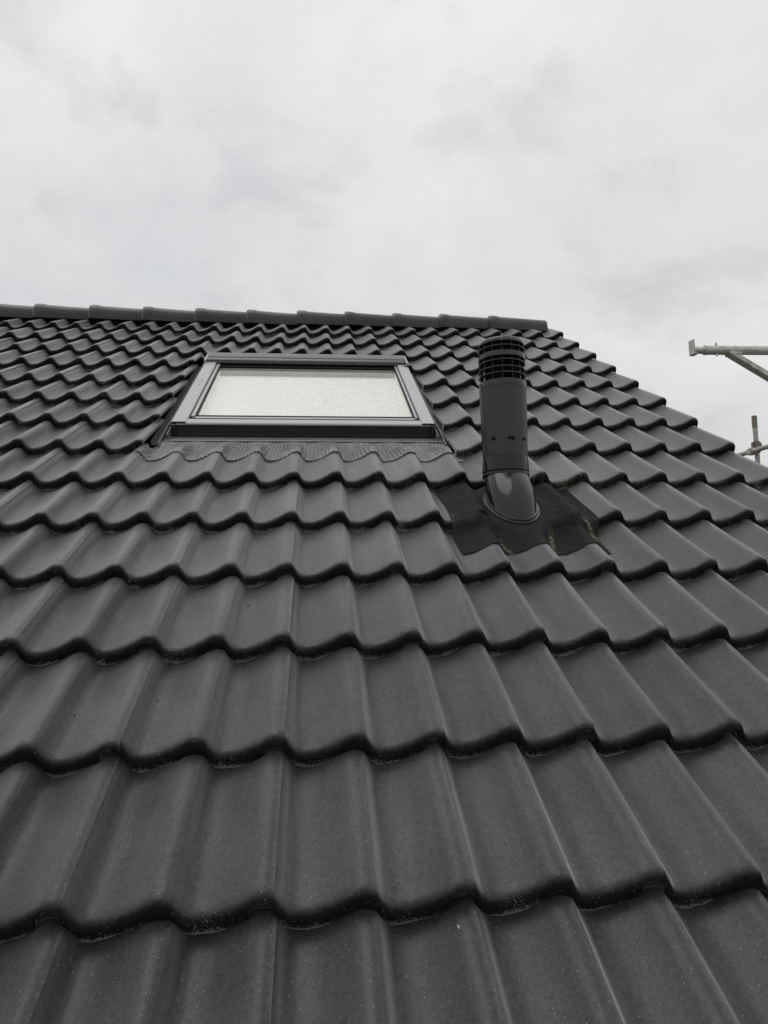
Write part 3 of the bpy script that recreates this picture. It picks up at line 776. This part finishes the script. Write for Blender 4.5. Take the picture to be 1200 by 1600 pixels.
# brace: rectangular section running down to the right
b0 = A_ + dirv * .262 + Vector((0, -.0, -.030)); b1 = Vector((3.42, 3.153, 1.62 + H))
dd = (b1 - b0); ln = dd.length
Mx = Matrix.Translation(b0) @ Matrix(((dd.normalized().x, 0, -dd.normalized().z, 0), (0, 1, 0, 0), (dd.normalized().z, 0, dd.normalized().x, 0), (0, 0, 0, 1)))
bm = bmesh.new(); add_box(bm, -.03, ln, -.030, .030, -.017, .017, Mx)
bmesh.ops.bevel(bm, geom=bm.edges[:], offset=.004, segments=2, affect='EDGES'); part(near, 'brace', bm, M_ZINC)
bm = bmesh.new(); add_box(bm, -.028, .048, -.034, .034, -.004, .010, Matrix.Translation(b0)); part(near, 'weld_lug', bm, M_ZINC)
bm = bmesh.new(); tube_between(bm, (3.46, 3.153, 0.012), (3.46, 3.153, 2.35 + H), .0242, 24, True); part(near, 'standard', bm, M_ZINC)
bm = bmesh.new(); add_box(bm, 3.38, 3.54, 3.073, 3.233, 0.004, .012); part(near, 'base_plate', bm, M_ZINC)

# far: upright and guard tube beside the gable
px_, py_ = 4.622, 5.853
far = empty('scaffold_post', Matrix.Translation((px_, py_, 0)))
tag(far, 'weathered upright scaffold tube clamped to a guard tube beyond the right roof edge', 'scaffold post')
bm = bmesh.new(); tube_between(bm, (px_ - .004, py_, .012), (px_ + .006, py_, 2.345 + H), .0242, 20, True, 0.004 * 0); part(far, 'standard', bm, M_ZINC2)
bm = bmesh.new(); tube_between(bm, (px_ + .0055, py_, 2.22 + H), (px_ + .006, py_, 2.348 + H), .0262, 20, True); part(far, 'tube_end', bm, M_COUPLER)
ty = lambda y: px_ - .055 - (y - py_) * .14
bm = bmesh.new(); tube_between(bm, (ty(7.6) , 7.6, 1.965 + H), (ty(2.2), 2.2, 1.985 + H), .0242, 20, True); part(far, 'guard_tube', bm, M_ZINC2)
bm = bmesh.new()
add_box(bm, px_ - .034, px_ + .034, py_ - .036, py_ + .036, 1.955 + H, 2.075 + H)
bmesh.ops.bevel(bm, geom=bm.edges[:], offset=.008, segments=2, affect='EDGES'); part(far, 'coupler', bm, M_COUPLER)
bm = bmesh.new(); add_box(bm, px_ - .088, px_ - .02, py_ - .04, py_ + .04, 1.935 + H, 2.005 + H)
bmesh.ops.bevel(bm, geom=bm.edges[:], offset=.010, segments=2, affect='EDGES'); part(far, 'coupler', bm, M_ZINC2)
for sx in (-.045, .042):
    bm = bmesh.new(); tube_between(bm, (px_ + sx, py_ - .02, 1.975 + H), (px_ + sx, py_ - .02, 2.06 + H), .009, 8); part(far, 'coupler_bolt', bm, M_COUPLER)
bm = bmesh.new(); add_box(bm, px_ - .08, px_ + .08, py_ - .08, py_ + .08, 0.004, .012); part(far, 'base_plate', bm, M_ZINC2)
for y_ in (7.5,):
    bm = bmesh.new(); tube_between(bm, (ty(y_) - .05, y_, .0), (ty(y_) - .05, y_, 2.05 + H), .0242, 16); part(far, 'standard', bm, M_ZINC2)
for o in (near, far): pass

# ------------------------------------------------------------------ bits lying on the tiles
M_HUSK = painted('dry_husk', (0.33, 0.31, 0.26), 0.8, amp=.3, scale=200)
M_BIT = painted('dark_litter', (0.03, 0.028, 0.024), 0.8, amp=.3, scale=200)
def litter(name, px, py, ln_, wd, ang, mat, label, cat, group=None):
    f_ = 1136.78; d_ = Rr.transposed() @ Vector(((px - 600) / f_, (py - 800) / f_, 1.0))
    z = 0.0
    for _ in range(12):
        k = (z - Cr.z) / d_.z; P_ = Cr + d_ * k; z = top_at(P_.x - .0, P_.y)
    e1 = 0.004; gx = (top_at(P_.x + e1, P_.y) - top_at(P_.x - e1, P_.y)) / (2 * e1)
    bm = bmesh.new(); bmesh.ops.create_icosphere(bm, subdivisions=2, radius=1)
    r_ = random.Random(px)
    for v_ in bm.verts:
        x = v_.co.x
        v_.co = Vector((x * ln_ / 2, v_.co.y * wd / 2 * (1 - .45 * x * x) + ln_ * .12 * x * x, v_.co.z * wd * .32)) + Vector([r_.uniform(-1, 1) * wd * .06 for _ in range(3)])
    o = put(name, mesh_of(bm, name, 60), mat, None, ROOF @ Matrix.Translation((P_.x, P_.y, z + wd * .22)) @ Matrix.Rotation(-math.atan(gx), 4, 'Y') @ Matrix.Rotation(ang, 4, 'Z'))
    tag(o, label, cat, group)
litter('seed_husk', 717, 1449, .0095, .005, 1.75, M_HUSK, 'pale oval seed husk on the lowest row of tiles', 'seed husk')
litter('twig_bit', 388, 947, .014, .004, .6, M_BIT, 'short dark twig bit in a tile pan below the window', 'twig')
litter('leaf_bit', 117, 1118, .007, .004, 1.2, M_BIT, 'small curled dark leaf bit near the left edge, beside a tile nose', 'leaf bit', 'dark leaf bits on the tiles')
litter('leaf_bit', 246, 1096, .006, .004, .4, M_BIT, 'tiny dark leaf crumb in a tile pan left of the twig', 'leaf bit', 'dark leaf bits on the tiles')
litter('leaf_bit', 1094, 856, .009, .003, -.3, M_BIT, 'tiny dark leaf crumb on the tiles right of the pipe flashing', 'leaf bit', 'dark leaf bits on the tiles')
